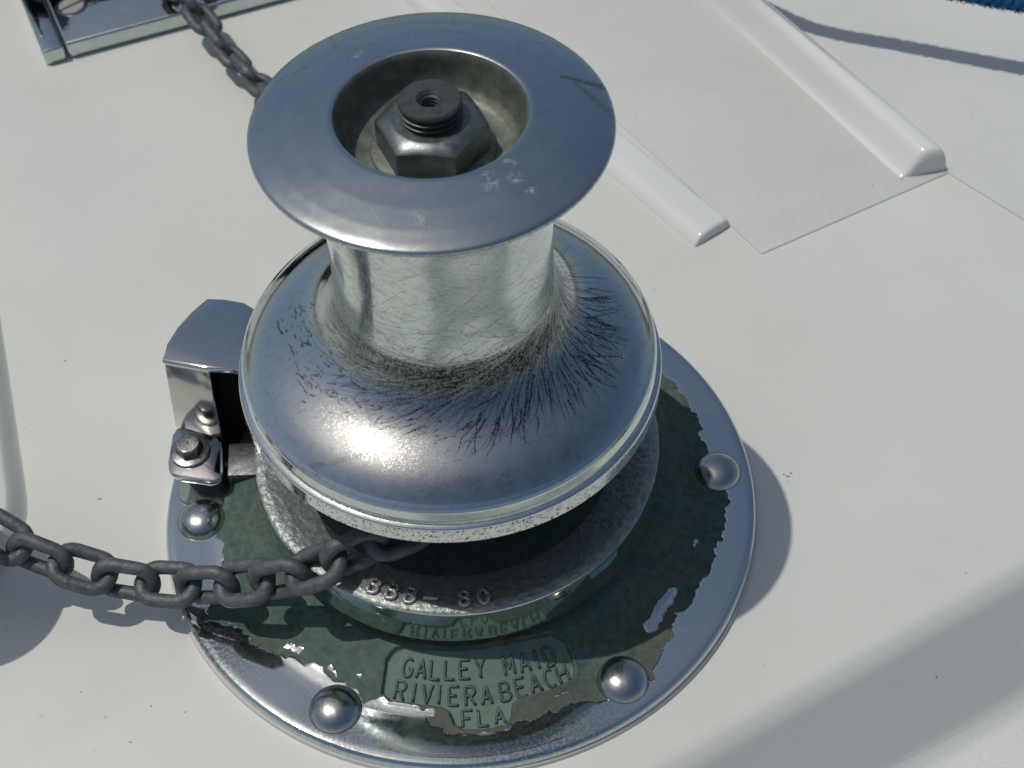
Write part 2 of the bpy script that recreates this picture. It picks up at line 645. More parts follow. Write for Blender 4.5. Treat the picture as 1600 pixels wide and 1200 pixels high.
cv, cf = [], []
for cx, cy, cz, rad in ((.2545, .2015, .0050, .0016), (.2555, .2050, .0068, .0011), (.2345, .1800, DECK + .0008, .0009), (.1478, -.0035, DECK, .0014), (.1495, -.0018, DECK, .0009), (.1462, -.0022, DECK, .0008),
                        (-.1630, .0160, DECK, .0010), (-.2010, -.1000, DECK, .0007), (-.0690, -.1290, DECK, .0006), (-.1180, -.0930, DECK, .0006), (-.1320, -.0890, DECK, .0005), (-.1500, -.0920, DECK, .0007), (-.1390, -.1040, DECK, .0006), (-.1610, -.0800, DECK, .0005)):
    n_ = len(cv)
    k_ = 9
    cv.append((cx, cy, cz + .0004))
    for i in range(k_):
        a = i / k_ * 6.283
        q = rad * random.uniform(.45, 1.15)
        cv.append((cx + q * math.cos(a), cy + q * .6 * math.sin(a), cz + .0001))
    cf += [(n_, n_ + 1 + i, n_ + 1 + (i + 1) % k_) for i in range(k_)]
tag(make('grit', np.array(cv), cf, metal('dark_grit', (.24, .225, .19), (.40, .375, .32), .7, .9, 300, 0, 500, 0.0), None), kind='stuff')

# ------------------------------------------------------------------ windlass
wind = empty('capstan_windlass', (0, 0, DECK), 'worn chrome vertical capstan windlass bolted on the white deck, chain round its base', 'windlass')

# --- base plate: dense polar grid with peeled chrome, recessed name panel
BND = [(174.6, 104.3), (178.7, 105.0), (-173.5, 110.0), (-169.8, 106.5), (-164.3, 109.3), (-157.8, 115.5), (-153.4, 123.4),
       (-150.7, 117.6), (-146.9, 112.9), (-142.1, 113.6), (-135.0, 107.0), (-131.4, 105.8), (-127.4, 103.7), (-122.4, 104.9),
       (-116.7, 105.2), (-114.5, 108.4), (-110.2, 104.8), (-103.6, 105.8), (-101.0, 110.5), (-97.0, 115.6), (-91.0, 117.0), (-85.3, 116.6),
       (-82.2, 114.6), (-76.4, 114.8), (-71.5, 114.8), (-66.7, 117.1), (-61.6, 121.7), (-55.6, 122.6), (-52.0, 118.7),
       (-48.0, 116.0), (-45.3, 115.7), (-42.7, 112.5), (-40.4, 110.6), (-38.6, 114.7), (-35.8, 113.9), (-32.7, 114.0),
       (-30.7, 113.6), (-28.0, 115.7), (-22.7, 115.4), (-19.2, 116.6), (-13.2, 117.9), (-10.8, 116.9), (-9.2, 118.7),
       (-5.2, 118.3), (2.0, 114.3), (7.3, 113.0), (10.3, 112.2), (11.1, 115.0), (21.9, 115.6), (27.8, 116.1), (31.2, 114.6),
       (36, 104), (60, 108), (100, 112), (140, 106)]
PANEL = np.array([[-32.7, -81.6], [-28.0, -80.6], [-18.7, -82.6], [-9.4, -84.2], [0.0, -84.3], [9.5, -83.9], [22.3, -82.0],
                  [31.9, -80.9], [36.8, -83.1], [39.8, -93.5], [38.3, -97.6], [29.7, -100.6], [17.1, -103.4], [13.6, -105.2],
                  [12.6, -111.3], [9.6, -114.0], [0.8, -115.0], [-6.4, -114.4], [-10.3, -112.0], [-11.6, -107.0],
                  [-15.0, -104.2], [-25.8, -101.8], [-34.9, -99.6], [-37.8, -96.4], [-37.1, -91.7], [-35.2, -85.0]]) / 1000


def plate_h(r):
    return np.interp(r, PR, PH)


PR = np.linspace(.045, .1303, 600)
PH = np.interp(PR, [.045, .078, .086, .094, .104, .110, .114, .127, .1292, .1303], [.0125, .0119, .0096, .0062, .0018, .0009, .0008, .0009, .0006, -.0005])
for _k in range(70):
    PH[1:-8] = .25 * PH[:-9] + .5 * PH[1:-8] + .25 * PH[2:-7]


def poly_sd(x, y, P):
    """signed distance to polygon (negative inside)"""
    d = np.full(x.shape, 1e9)
    ins = np.zeros(x.shape, bool)
    for i in range(len(P)):
        a, b = P[i - 1], P[i]
        ex, ey = b - a
        t = np.clip(((x - a[0]) * ex + (y - a[1]) * ey) / (ex * ex + ey * ey), 0, 1)
        d = np.minimum(d, np.hypot(x - a[0] - t * ex, y - a[1] - t * ey))
        c = ((a[1] > y) != (b[1] > y))
        with np.errstate(divide='ignore', invalid='ignore'):
            xi = (b[0] - a[0]) * (y - a[1]) / (b[1] - a[1]) + a[0]
        ins ^= (c & (x < xi))
    return np.where(ins, -d, d)


nth = 1500
rs = np.concatenate([np.linspace(.048, .076, 16, endpoint=False), np.linspace(.076, .1288, 140, endpoint=False),
                     np.linspace(.1288, .1303, 7)])
th = np.linspace(-np.pi, np.pi, nth, endpoint=False)
rr, tg = np.meshgrid(rs, th, indexing='ij')
x, y = rr * np.cos(tg), rr * np.sin(tg)
z = plate_h(rr)
bt = np.array(sorted(BND))
bt = np.vstack([bt[-1] - [360, 0], bt, bt[0] + [360, 0]])
rb = np.interp(np.degrees(tg), bt[:, 0], bt[:, 1]) / 1000
jag = (fbm(x, y, 260, 3, 4) - .5) * .0055
dch = rr - rb - jag
chrome = np.clip(.5 + dch / .0010, 0, 1)
chips = [((85.1, -61.6), (72.9, -77.5), 2.3), ((-76.7, -71.1), (-71.5, -73.8), 1.5), ((-23.6, -106.8), (-18.5, -106.6), 1.7),
         ((-60, -83), (-57, -86), .8), ((98, -40), (99, -38), .5), ((30, -104.5), (35, -103.0), .4), ((-48, -88), (-46, -90), .6)]
for a, b, wd in chips:
    a, b = np.array(a) / 1000, np.array(b) / 1000
    e = b - a
    t = np.clip(((x - a[0]) * e[0] + (y - a[1]) * e[1]) / (e @ e), 0, 1)
    d = np.hypot(x - a[0] - t * e[0], y - a[1] - t * e[1]) + (fbm(x, y, 500, 21) - .5) * .003
    chrome = np.maximum(chrome, np.clip(.5 + (wd / 1000 - d) / .0008, 0, 1))
mask = (tg > R(-125)) & (tg < R(-55)) & (rr > .070)
sd = np.full(x.shape, 1.0)
sd[mask] = poly_sd(x[mask], y[mask], PANEL) + (fbm(x[mask], y[mask], 400, 8) - .5) * .0010
pin = np.clip(.5 - sd / .0012, 0, 1)
pin = pin * pin * (3 - 2 * pin)
chrome *= 1 - np.clip(pin * 2, 0, 1)
z = z - .0021 * pin + .0003 * np.exp(-((sd - .0010) / .0011) ** 2) + chrome * .00018
z = z + (fbm(x, y, 60, 5) - .5) * .00015 * (1 - chrome)
# shallow concentric casting ridges of the bronze
z = z + .00002 * np.sin(rr * 1500 + 2 * fbm(x, y, 40, 9)) * (rr < .112) * (1 - pin) * (1 - chrome)
brown = np.clip(1 - (rb - rr) / .016, 0, 1) * ((tg > R(-105)) & (tg < R(-40))) + .55 * np.clip(1 - (rb - rr) / .008, 0, 1) * (tg > R(20)) * (tg < R(40))
brown = np.clip(brown, 0, 1) * (1 - pin)
pits = np.exp(-(np.degrees(tg) + 80) ** 2 / 240) * .45 * (rr > .105) + .7 * np.exp(-(np.degrees(tg) + 150) ** 2 / 90) + .35 * np.exp(-(np.degrees(tg) + 117) ** 2 / 70)
V = np.stack([x, y, z], -1)
n0 = len(rs)
low = np.stack([np.stack([r_ * np.cos(th), r_ * np.sin(th), np.full(nth, z_)], -1) for r_, z_ in ((.1307, -.0014), (.1308, -.0030), (.1307, -.0062))])
V = np.concatenate([V, low]).reshape(-1, 3)


def ext(a, v):
    return np.concatenate([a, np.full((3, nth), v)])


plate = make('base_plate', V, grid_faces(n0 + 3, nth, True), plate_mat(), wind,
             attrs={'chrome': ext(chrome, 1), 'panel': ext(pin, 0), 'brown': ext(brown, 0), 'pits': ext(pits, .25)})

bead = lathe('sealant_bead', [(.128, -.0035), (.1312, -.0036), (.1315, -.0046), (.1318, -.0058), (.1319, -.0066)], 240, mat_caulk, plate, flip=True)

# dome headed bolts through the plate
dome_prof = [(.0001, .0057), (.002, .0056), (.004, .0053), (.006, .0046), (.0078, .0036), (.0092, .0024), (.0100, .0013), (.0102, .0006), (.0106, .0004), (.0108, -.0004), (.0108, -.003)]
dome_src = None
for ang, rad in ((-177.5, .1148), (-119.3, .1160), (-59.6, .1156), (-1.2, .1150), (60, .115), (120, .115)):
    cx, cy = rad * math.cos(R(ang)), rad * math.sin(R(ang))
    zz = float(plate_h(rad)) + .0004
    if dome_src is None:
        pr = resample(dome_prof, .0006, 1)
        pr[:, 1] += zz
        dome_src = lathe('bolt_head', pr, 56, mat_cap, plate, (cx, cy), flip=True)
        base0 = Vector((cx, cy, 0))
    else:
        o = dome_src.copy()
        COL.objects.link(o)
        o.parent = plate
        o.location = dome_src.location + Vector((cx, cy, 0)) - base0
        # lies on the sloping bronze: same tilt free copy

# --- cast lettering
def arc(cx, cy, rx, ry, a0, a1, n=9):
    return [(cx + rx * math.cos(R(a0 + (a1 - a0) * i / (n - 1))), cy + ry * math.sin(R(a0 + (a1 - a0) * i / (n - 1)))) for i in range(n)]


FONT = {
    'A': [[(0, 0), (.5, 1.6), (1, 0)], [(.2, .55), (.8, .55)]],
    'B': [[(0, 0), (0, 1.6)], [(0, 1.6), (.5, 1.6)] + arc(.5, 1.23, .4, .37, 90, -90) + [(0, .86)], [(.5, .86)] + arc(.5, .43, .48, .43, 90, -90) + [(0, 0)]],
    'C': [arc(.55, .8, .52, .8, 50, 310, 14)],
    'D': [[(0, 0), (0, 1.6)], [(0, 1.6), (.35, 1.6)] + arc(.35, .8, .65, .8, 90, -90, 12) + [(0, 0)]],
    'E': [[(1, 1.6), (0, 1.6), (0, 0), (1, 0)], [(0, .82), (.75, .82)]],
    'F': [[(1, 1.6), (0, 1.6), (0, 0)], [(0, .82), (.75, .82)]],
    'G': [arc(.52, .8, .52, .8, 50, 330, 14) + [(1.0, .72), (.6, .72)]],
    'H': [[(0, 0), (0, 1.6)], [(1, 0), (1, 1.6)], [(0, .8), (1, .8)]],
    'I': [[(.5, 0), (.5, 1.6)]],
    'L': [[(0, 1.6), (0, 0), (.95, 0)]],
    'M': [[(0, 0), (0, 1.6), (.5, .5), (1, 1.6), (1, 0)]],
    'R': [[(0, 0), (0, 1.6)], [(0, 1.6), (.5, 1.6)] + arc(.5, 1.2, .45, .4, 90, -90) + [(0, .8)], [(.45, .8), (1, 0)]],
    'V': [[(0, 1.6), (.5, 0), (1, 1.6)]],
    'Y': [[(0, 1.6), (.5, .8), (1, 1.6)], [(.5, .8), (.5, 0)]],
    '8': [arc(.5, 1.2, .38, .38, 0, 360, 16), arc(.5, .42, .46, .42, 0, 360, 16)],
    '0': [arc(.5, .8, .46, .8, 0, 360, 20)],
    '-': [[(0, .8), (1.5, .8)]],
}


def letter(ch, cx, cy, size, stroke, hfun, mat, parent):
    c = np.array([cx, cy])
    ev = -c / np.linalg.norm(c)
    eu = np.array([ev[1], -ev[0]])
    parts = []
    for k, pl in enumerate(FONT[ch]):
        P = np.array(pl, float)
        # densify
        Q = [P[0]]
        for a, b in zip(P[:-1], P[1:]):
            m = max(1, int(np.linalg.norm(b - a) / .25))
            Q += [a + (b - a) * (i + 1) / m for i in range(m)]
        Q = np.array(Q)
        w_ = 1.5 if ch == '-' else 1.0
        U = (Q[:, 0] - w_ / 2) * size * .56 + rng.normal(0, size * .010, len(Q))
        Vv = (Q[:, 1] - .8) / 1.6 * size
        W = c + U[:, None] * eu + Vv[:, None] * ev
        zz = hfun(np.hypot(W[:, 0], W[:, 1])) + k * .00003
        parts.append(tube_geo(np.c_[W, zz], stroke, 8))
    V, F = join_geo(parts)
    return make('letter', V, F, mat, parent, True, origin=Vector((cx, cy, float(hfun(np.hypot(cx, cy))))))


rows = {'GALLEYMAID': [[-27.0, -88.0], [-21.6, -89.2], [-16.1, -90.3], [-10.3, -90.9], [-4.4, -91.2], [1.7, -91.3], [13.3, -90.9], [19.6, -90.2], [24.8, -89.3], [30.0, -88.3]],
        'RIVIERABEACH': [[-30.7, -95.9], [-25.3, -97.3], [-20.1, -98.6], [-15.3, -99.2], [-9.6, -100.3], [-3.0, -100.9], [3.4, -101.0], [11.0, -100.3], [17.3, -99.2], [23.2, -97.8], [29.2, -96.4], [34.6, -94.7]],
        'FLA': [[-4.9, -109.6], [1.5, -109.8], [7.9, -109.4]]}
for word, pts in rows.items():
    for ch, (px, py) in zip(word, pts):
        letter(ch, px / 1000, py / 1000, .0068, .00064, lambda r: plate_h(r) - .0018, mat_letter, plate)

# --- chain wheel (gypsy)
lower = [(.050, .0175), (.0840, .0178), (.0860, .0188), (.0864, .0205), (.0861, .0320), (.0857, .0384), (.0855, .0390)]
cheek = [(.0855, .0390), (.0850, .0395), (.0842, .0398), (.0815, .0400), (.0780, .0394), (.0740, .0383), (.0700, .0371), (.0665, .0360)]
groove = [(.0665, .0360), (.060, .0345), (.050, .0345), (.043, .0370), (.0402, .043), (.0400, .052), (.0415, .061), (.050, .067), (.066, .0735), (.078, .0790), (.0800, .0815), (.0795, .0850)]
wheel = empty_wheel = lathe('chain_wheel', resample(groove, .0012, 2), 160, mat_groove, wind, flip=True)
lathe('wheel_rim', resample(lower, .0008, 1), 240, mat_rim, wheel, flip=True)
# rough cast cheek: dense enough for real lumps
pr = resample(cheek, .0005, 2)
o = lathe('wheel_cheek', pr, 720, mat_cast, wheel, flip=True)
co = np.zeros(len(o.data.vertices) * 3, np.float32)
o.data.vertices.foreach_get('co', co)
co = co.reshape(-1, 3)
co[:, 2] += ((fbm(co[:, 0] * 1., co[:, 1] * 1., 520, 31, 3) - .5) * .0006).astype(np.float32)
o.data.vertices.foreach_set('co', co.ravel())
o.data.update()
for ch, (a, r_) in zip('BBB-80', [(-117.6, 79.0), (-112.2, 79.0), (-106.8, 79.0), (-101.0, 79.2), (-91.6, 79.0), (-86.2, 79.0)]):
    letter(ch, r_ / 1000 * math.cos(R(a)), r_ / 1000 * math.sin(R(a)), .0068, .00090, lambda r: np.interp(r, [.074, .078, .081, .0825], [.0384, .0396, .0401, .0400]) + .0006, mat_raised, wheel)

# --- drum: dense grid, painted with rope wear
body = [(.0590, .2077), (.0500, .2064), (.0445, .2034), (.0415, .1965), (.0407, .1880), (.0402, .1700), (.0401, .1560), (.0405, .1450), (.0414, .1355),
        (.0434, .1275), (.0464, .1219), (.0504, .1181), (.0552, .1151), (.0605, .1128), (.0660, .1107), (.0710, .1085), (.0755, .1058), (.0782, .1034)]
bp = resample(body, .00030, 86)
rim = resample([bp[-1], (.0797, .1023), (.0806, .1010), (.0811, .0972), (.0806, .0966), (.0796, .0960), (.0796, .0951), (.0816, .0946), (.0827, .0941), (.0830, .0933), (.0831, .0862), (.0826, .0853), (.078, .0846), (.055, .0835)], .00022, 1)
prof = np.vstack([bp, rim[1:]])
NT = 1500
ns, nb = len(prof), len(bp)
sl = np.r_[0, np.cumsum(np.hypot(*np.diff(prof, axis=0).T))]
A = np.zeros((ns, NT))


def stamp(TH, S_, Wd, val):
    """TH angle, S_ arclength, Wd radius (m), val: arrays of samples"""
    TH, S_, Wd, val = map(lambda a: np.asarray(a, float), (TH, S_, Wd, val))
    i0 = np.interp(S_, sl, np.arange(ns))
    ri = np.round(i0).astype(int)
    rloc = prof[np.clip(ri, 0, ns - 1), 0]
    j0 = (TH % (2 * np.pi)) / (2 * np.pi) * NT
    for di in range(-3, 4):
        ii = np.clip(ri + di, 0, nb - 2)
        ds = sl[ii] - S_
        for dj in range(-4, 5):
            jj = np.floor(j0).astype(int) + dj
            dt = (jj - j0) / NT * 2 * np.pi * rloc
            d = np.hypot(ds, dt)
            v = val * np.clip(1.25 - d / Wd, 0, 1)
            np.maximum.at(A, (ii, jj % NT), v)


def s_of_r(r):
    """arclength on the flare for a radius (lower part of the drum)"""
    k = nb - 1
    lowp = prof[200:nb] if nb > 260 else prof[:nb]
    off = 200 if nb > 260 else 0
    o_ = np.argsort(prof[off:nb, 0])
    return np.interp(r, prof[off:nb, 0][o_], sl[off:nb][o_])


T_, S_, W_, VV = [], [], [], []


_TH = [-190, -150, -110, -75, -40, -15, 8, 45]
_OUT = [1.40, 1.28, 1.00, .74, .42, .08, -.14, -.4]
_FOOT = [1.52, 1.50, 1.46, 1.36, 1.00, .35, -.05, -.4]


def field(t, s):
    """direction the rope wear runs at a place on the flare (from outward towards decreasing angle)"""
    d = math.degrees(t)
    f = min(1.0, max(0.0, (s - sA - .001) / .015))
    a, b = float(np.interp(d, _TH, _FOOT)), float(np.interp(d, _TH, _OUT))
    return a + (b - a) * f


def walk(t, s, direction, length, wd, val, wob=.25, turn=0.0, branch=0.0, depth=0, flow=None):
    """direction: angle from outward (+s); positive turns towards decreasing theta"""
    step = .00028
    n = int(length / step)
    d = direction
    dev = flow if flow is not None else 0.0
    for k in range(n):
        f = k / max(1, n)
        ri_ = float(np.interp(s, sl, prof[:, 0]))
        T_.append(t)
        S_.append(s)
        W_.append(.92 * wd * (1.0 - .55 * f) * (.75 + .5 * random.random()))
        VV.append(val * (.7 + .3 * random.random()) * (1 if random.random() > .06 else .25))
        if flow is not None:
            dev = dev * .995 + random.gauss(0, wob) * .22
            d = field(t, s) + dev
        else:
            d += random.gauss(0, wob) * .25 + turn * step
        s += math.cos(d) * step
        t -= math.sin(d) * step / ri_
        if s > sl[nb - 1] - .0012 or s < .004:
            break
        if branch and depth < 2 and random.random() < branch * step:
            walk(t, s, d + random.choice((-1, 1)) * random.uniform(.25, .6), length * (1 - f) * random.uniform(.3, .7), wd * .7, val * .9, wob, turn, branch, depth + 1, None if flow is None else dev + random.choice((-1, 1)) * random.uniform(.15, .4))


sA = float(s_of_r(.0425))
sE = sl[nb - 1]
# spiral fan of rope burns over the flare: dense at the right and front, none at the back
ANG = lambda th_d: float(np.interp(th_d, [-190, -150, -110, -75, -40, -10, 10, 45], [1.45, 1.36, 1.20, .92, .50, .10, -.12, -.40]))
for k in range(980):
    th_d = random.choice((random.triangular(-165, 34, -60), random.gauss(-24, 26), random.gauss(-60, 28), random.gauss(-98, 24)))
    if th_d > 40 or th_d < -175:
        continue
    reach = float(np.interp(th_d, [-175, -120, -80, -40, 0, 40], [.014, .020, .024, .027, .025, .014]))
    s = sA - .005 + min(random.expovariate(1 / .0055), reach * .75)
    f_out = (s - sA) / reach
    L = random.uniform(.45, 1.0) * (reach - (s - sA)) * random.choice((.6, .9, 1.2))
    if L < .0012:
        continue
    wd = random.choice((.00017, .0002, .00024, .0003))
    walk(R(th_d), s, ANG(th_d) + random.gauss(0, .12), L * (1.9 if th_d < -50 else 1.25), wd, random.triangular(.35, 1.0, .8), .09, 0, 8, 0, random.gauss(0, .09))
# soft smears under the burns
for k in range(620):
    th_d = random.choice((random.triangular(-165, 34, -60), random.gauss(-50, 40)))
    s = sA - .004 + min(random.expovariate(1 / .006), .018)
    walk(R(th_d), s, ANG(th_d) + random.gauss(0, .10), random.uniform(.008, .026), random.uniform(.0005, .0009), random.uniform(.08, .26), .05, 0, 0, 0, random.gauss(0, .08))
# bold cracks that run out over the flange
for k in range(80):
    th_d = random.choice((random.uniform(-60, 5), random.uniform(-130, 10), random.gauss(-25, 18)))
    r_ = random.uniform(.046, .060)
    lim = float(np.interp(th_d, [-130, -90, -50, -20, 10], [.063, .065, .068, .073, .069]))
    L = random.uniform(.3, 1.0) * max(.002, (lim - r_)) * 1.15
    walk(R(th_d), float(s_of_r(r_)), ANG(th_d) + random.gauss(0, .10), L, random.uniform(.0003, .00046), 1.0, .22, 0, 60, 0, random.gauss(0, .10))
for th_d, r_, L, ang in ((-80, .0510, .016, .80), (-71, .0520, .020, .62), (-64, .0500, .018, .55), (-66, .0560, .012, .5), (-48, .050, .019, .40), (-30, .052, .021, .12), (-18, .053, .021, .0),
                         (-7, .052, .019, -.1), (3, .052, .017, -.15), (-104, .053, .011, 1.0), (-118, .056, .008, 1.1)):
    for q in range(2):
        walk(R(th_d + random.gauss(0, 1.5)), float(s_of_r(r_)) + random.gauss(0, .0012), ang + random.gauss(0, .08), L * random.uniform(.7, 1.05), random.uniform(.0003, .0005), 1.0, .24, -12, 80)
for k in range(120):
    th_d = random.triangular(-172, -78, -105)
    s = sA + random.uniform(-.002, .013)
    walk(R(th_d), s, ANG(th_d) + random.gauss(0, .12), random.uniform(.005, .018), random.choice((.0002, .00026, .00034)), random.uniform(.45, 1), .2, 0, 60, 0, random.gauss(0, .10))
# short broken flecks on the left and front of the flange
for k in range(150):
    th_d = random.uniform(-192, -80)
    r_ = random.triangular(.047, .067, .053)
    walk(R(th_d), float(s_of_r(r_)), 1.25 + random.gauss(0, .25), random.uniform(.0010, .0062), random.choice((.00028, .0004, .00055)), random.uniform(.6, 1), .45, 0, 220)
# rings rubbed round the foot of the drum
for k in range(70):
    th_d = random.uniform(-185, 0)
    s = sA - .008 + abs(random.gauss(0, .0055))
    walk(R(th_d), s, math.pi / 2 + random.gauss(0, .07), random.uniform(.008, .028), .00018, random.uniform(.3, .85), .06, 0, 8)
# criss-cross scratches up the barrel
for k in range(1900):
    th_d = random.uniform(-200, 30)
    s = .012 + random.random() * (sA - .012)
    dens = np.interp(s, [.01, .03, sA], [.35, .55, .75])
    a = random.choice((math.pi / 2 + random.gauss(.0, .25), math.pi / 2 + random.gauss(.5, .3), math.pi / 2 + random.gauss(-.5, .3)))
    walk(R(th_d), s, a, random.uniform(.0015, .013), random.choice((.00015, .00018, .00024)), dens * random.uniform(.5, 1.3), .10, random.gauss(0, 30), 0)
# faint scratches everywhere on the flare
for k in range(520):
    th_d = random.uniform(-200, 60)
    s = sA + random.random() * (sE - sA)
    walk(R(th_d), s, random.uniform(0, 3.1), random.uniform(.002, .010), .00017, random.uniform(.08, .3), .05, random.gauss(0, 20), 0)
stamp(T_, S_, W_, VV)
thg = np.linspace(0, 2 * np.pi, NT, endpoint=False)
sg, tg2 = np.meshgrid(sl, thg, indexing='ij')
tdeg = (np.degrees(tg2) + 180) % 360 - 180
rg = prof[:, :1] * np.ones_like(tg2)
front = np.exp(-((tdeg + 62) / 62) ** 2)
foot = np.exp(-((sg - sA - .004) / .0085) ** 2)
outer = np.exp(-((sg - sE + .006) / .006) ** 2)
grime = .30 * foot * front + .36 * outer * np.exp(-((tdeg + 82) / 42) ** 2) + .13 * (sg >= sA) * np.exp(-((tdeg + 45) / 75) ** 2) + .02 * (sg < sA)
grime += .30 * np.exp(-((tdeg + 170) / 16) ** 2) * np.exp(-((sg - sA - .006) / .01) ** 2)
grime[nb:] = 0
# corroded pits in the lower ring
ring = (prof[:, 0] > .0829)[:, None] & (sg > sl[nb])
pv = fbm(tg2 * .083, prof[:, 1:2] * np.ones_like(tg2), 1500, 61, 2)
A = np.where(ring, np.clip((pv - .66) / .08, 0, 1) * .85, A)
wear = np.where(sg < sA + .004, .75, .25 + .75 * foot)
wear[nb:] = .1
dullm = np.exp(-((sg - sA - .002) / .011) ** 2)
dullm[nb:] = 0
tone = np.where(sg < sA, 0, np.clip((sg - sA) / .006, 0, 1))
tone[nb:] = 0
V = np.stack([prof[:, :1] * np.cos(thg), prof[:, :1] * np.sin(thg), prof[:, 1:2] * np.ones((1, NT))], -1).reshape(-1, 3)
drum = make('drum', V, grid_faces(ns, NT, True)[:, ::-1], chrome_drum(), wind, attrs={'scratch': A, 'grime': np.clip(grime, 0, 1), 'wear': wear, 'tone': tone, 'dull': dullm})

# --- drum head: slightly conical satin disc with scuffs
headp = resample([(.0585, .2081), (.0600, .2084), (.06045, .2089), (.0605, .2096), (.0602, .2102), (.0594, .2107), (.0575, .2113), (.0530, .2124), (.0450, .2139), (.0370, .2150), (.0340, .21535), (.0326, .2153), (.0321, .2150)], .0004, 2)
NH = 1000
tH = np.linspace(0, 2 * np.pi, NH, endpoint=False)
hx, hy = headp[:, :1] * np.cos(tH), headp[:, :1] * np.sin(tH)
sc, stn = np.zeros_like(hx), np.zeros_like(hx)


def pol(a, r):
    return np.array([r / 1000 * math.cos(R(a)), r / 1000 * math.sin(R(a))])


def seg_mask(a, b, wd):
    e = b - a
    t = np.clip(((hx - a[0]) * e[0] + (hy - a[1]) * e[1]) / (e @ e + 1e-12), 0, 1)
    d = np.hypot(hx - a[0] - t * e[0], hy - a[1] - t * e[1])
    return np.clip(1.3 - d / wd, 0, 1)


for a, b, wd, v in ((pol(17.9, 47), pol(11.0, 60), .0011, .8), (pol(15, 50), pol(9.5, 59), .0008, .7), (pol(10, 51), pol(-5, 59.5), .0008, .55), (pol(13, 50), pol(-2, 59.5), .0007, .5),
                    (pol(135.5, 60), pol(155, 60.0), .0008, .45), (pol(142, 50), pol(154, 57), .0007, .45), (pol(128, 50), pol(124, 58), .0006, .3)):
    sc = np.maximum(sc, v * seg_mask(a, b, wd))
sc = np.maximum(sc, np.clip(1 - (.0603 - np.hypot(hx, hy)) / .0016, 0, 1) * (np.degrees(tH) > 40) * (np.degrees(tH) < 140) * .9)
sc = np.maximum(sc, np.clip(1 - (.0605 - np.hypot(hx, hy)) / .0012, 0, 1) * .35)
for _k in range(130):
    a_, q_ = random.uniform(0, 360), random.uniform(34, 59)
    p_ = pol(a_, q_)
    v_ = random.uniform(0, 6.283)
    e_ = p_ + random.uniform(.002, .012) * np.array([math.cos(v_), math.sin(v_)])
    sc = np.maximum(sc, random.uniform(.10, .30) * seg_mask(p_, e_, .00035))
for a, r_, wd in ((-64.5, 40, .0032), (-64, 36, .0018), (-50, 36, .0020), (-54, 42, .0026), (-53.3, 48.5, .0018), (-126, 49, .0012), (-97.4, 48.3, .0026), (125, 40, .0022)):
    p_ = pol(a, r_)
    stn = np.maximum(stn, np.clip(1.4 - np.hypot(hx - p_[0], hy - p_[1]) / wd, 0, 1))
V = np.stack([hx, hy, headp[:, 1:2] * np.ones_like(hx)], -1).reshape(-1, 3)
make('drum_head', V, grid_faces(len(headp), NH, True), chrome_head(), wind, attrs={'scratch': sc, 'stain': stn})
cup = lathe('recess_cup', resample([(.0321, .2150), (.0316, .2144), (.0312, .2128), (.0309, .2100), (.0303, .2060), (.0290, .2022), (.0262, .1998), (.0230, .1991), (.0002, .1990)], .0007, 2), 180, mat_cup, wind)
lathe('washer', [(.0195, .1990), (.0210, .1993), (.0212, .1998), (.0205, .2003), (.005, .2004)], 96, mat_cup, wind)

# --- hexagon nut with chamfered top
def hexnut(name, cx, cy, z0, z1, Rc, rot, flat_r, ch, mat, parent, bore=None):
    n = 96
    a = np.linspace(0, 2 * np.pi, n, endpoint=False)
    ap = Rc * math.cos(math.pi / 6)
    loc = (a % (math.pi / 3)) - math.pi / 6
    hexr = ap / np.cos(loc)
    hexr = np.minimum(hexr, Rc * .992)
    rings = [(hexr * .97, np.full(n, z0)), (hexr, np.full(n, z0 + ch * .25))]
    # conical chamfer meets the hexagon lower at the corners
    ztop = z1 - (hexr - flat_r) * .42 * 1.0
    rings += [(hexr, ztop - .0006), (hexr - .0005, ztop), (np.full(n, flat_r + .0003), np.full(n, z1 - .0001)), (np.full(n, flat_r - .0003), np.full(n, z1)), (np.full(n, .0005 if bore is None else bore), np.full(n, z1 - (.0 if bore is None else .0002)))]
    V = np.concatenate([np.stack([cx + r_ * np.cos(a + rot), cy + r_ * np.sin(a + rot), z_], -1) for r_, z_ in rings])
    return make(name, V, [tuple(f) for f in grid_faces(len(rings), n, True)], mat, parent, True, sharp=38)


hexnut('nut', 0, 0, .2002, .2128, .0193, R(-10), .0132, .001, mat_nut, wind)
# threaded stud with a tapped hole
st_prof = [(.0106, .2100)]
zz = .2118
while zz < .2168:
    st_prof += [(.0100, zz), (.0106, zz + .0005), (.0106, zz + .0009), (.0093, zz + .0014), (.0093, zz + .0017)]
    zz += .0021
st_prof += [(.0103, .2182), (.0105, .2188), (.0104, .2196), (.0098, .2202), (.0046, .2203), (.0036, .2192)]
zz = .2188
while zz > .206:
    st_prof += [(.0036, zz), (.0029, zz - .0006), (.0036, zz - .0012)]
    zz -= .0014
st_prof += [(.0001, zz)]
lathe('stud', st_prof, 72, mat_stud, wind, sharp=40)

# --- chain guard hood on the left
A_, B_ = np.array([-.1232, .0388]), np.array([-.1036, .0322])
C_, D_, E_ = np.array([-.1053, .0735]), np.array([-.0885, .0690]), np.array([-.0800, .0610])
G_ = np.array([-.0800, .0290])
mid = np.array([-.1172, .0570])
hood = slab('guard_hood', [A_, (A_ + mid) / 2 + np.array([-.0010, -.0004]), mid, (mid + C_) / 2 + np.array([-.0010, .0006]), C_, (C_ + D_) / 2 + np.array([0, .0008]), D_, E_, G_, (B_ + G_) / 2, B_], .0560, .0592, mat_steel, wind, bevel=.0011, seg=3)
hood['label'] = 'polished stainless hood of the chain guard'
wt = np.array([.0009, .0022])
Bf = np.array([-.1052, .0298])
Af = np.array([-.1270, .0396])
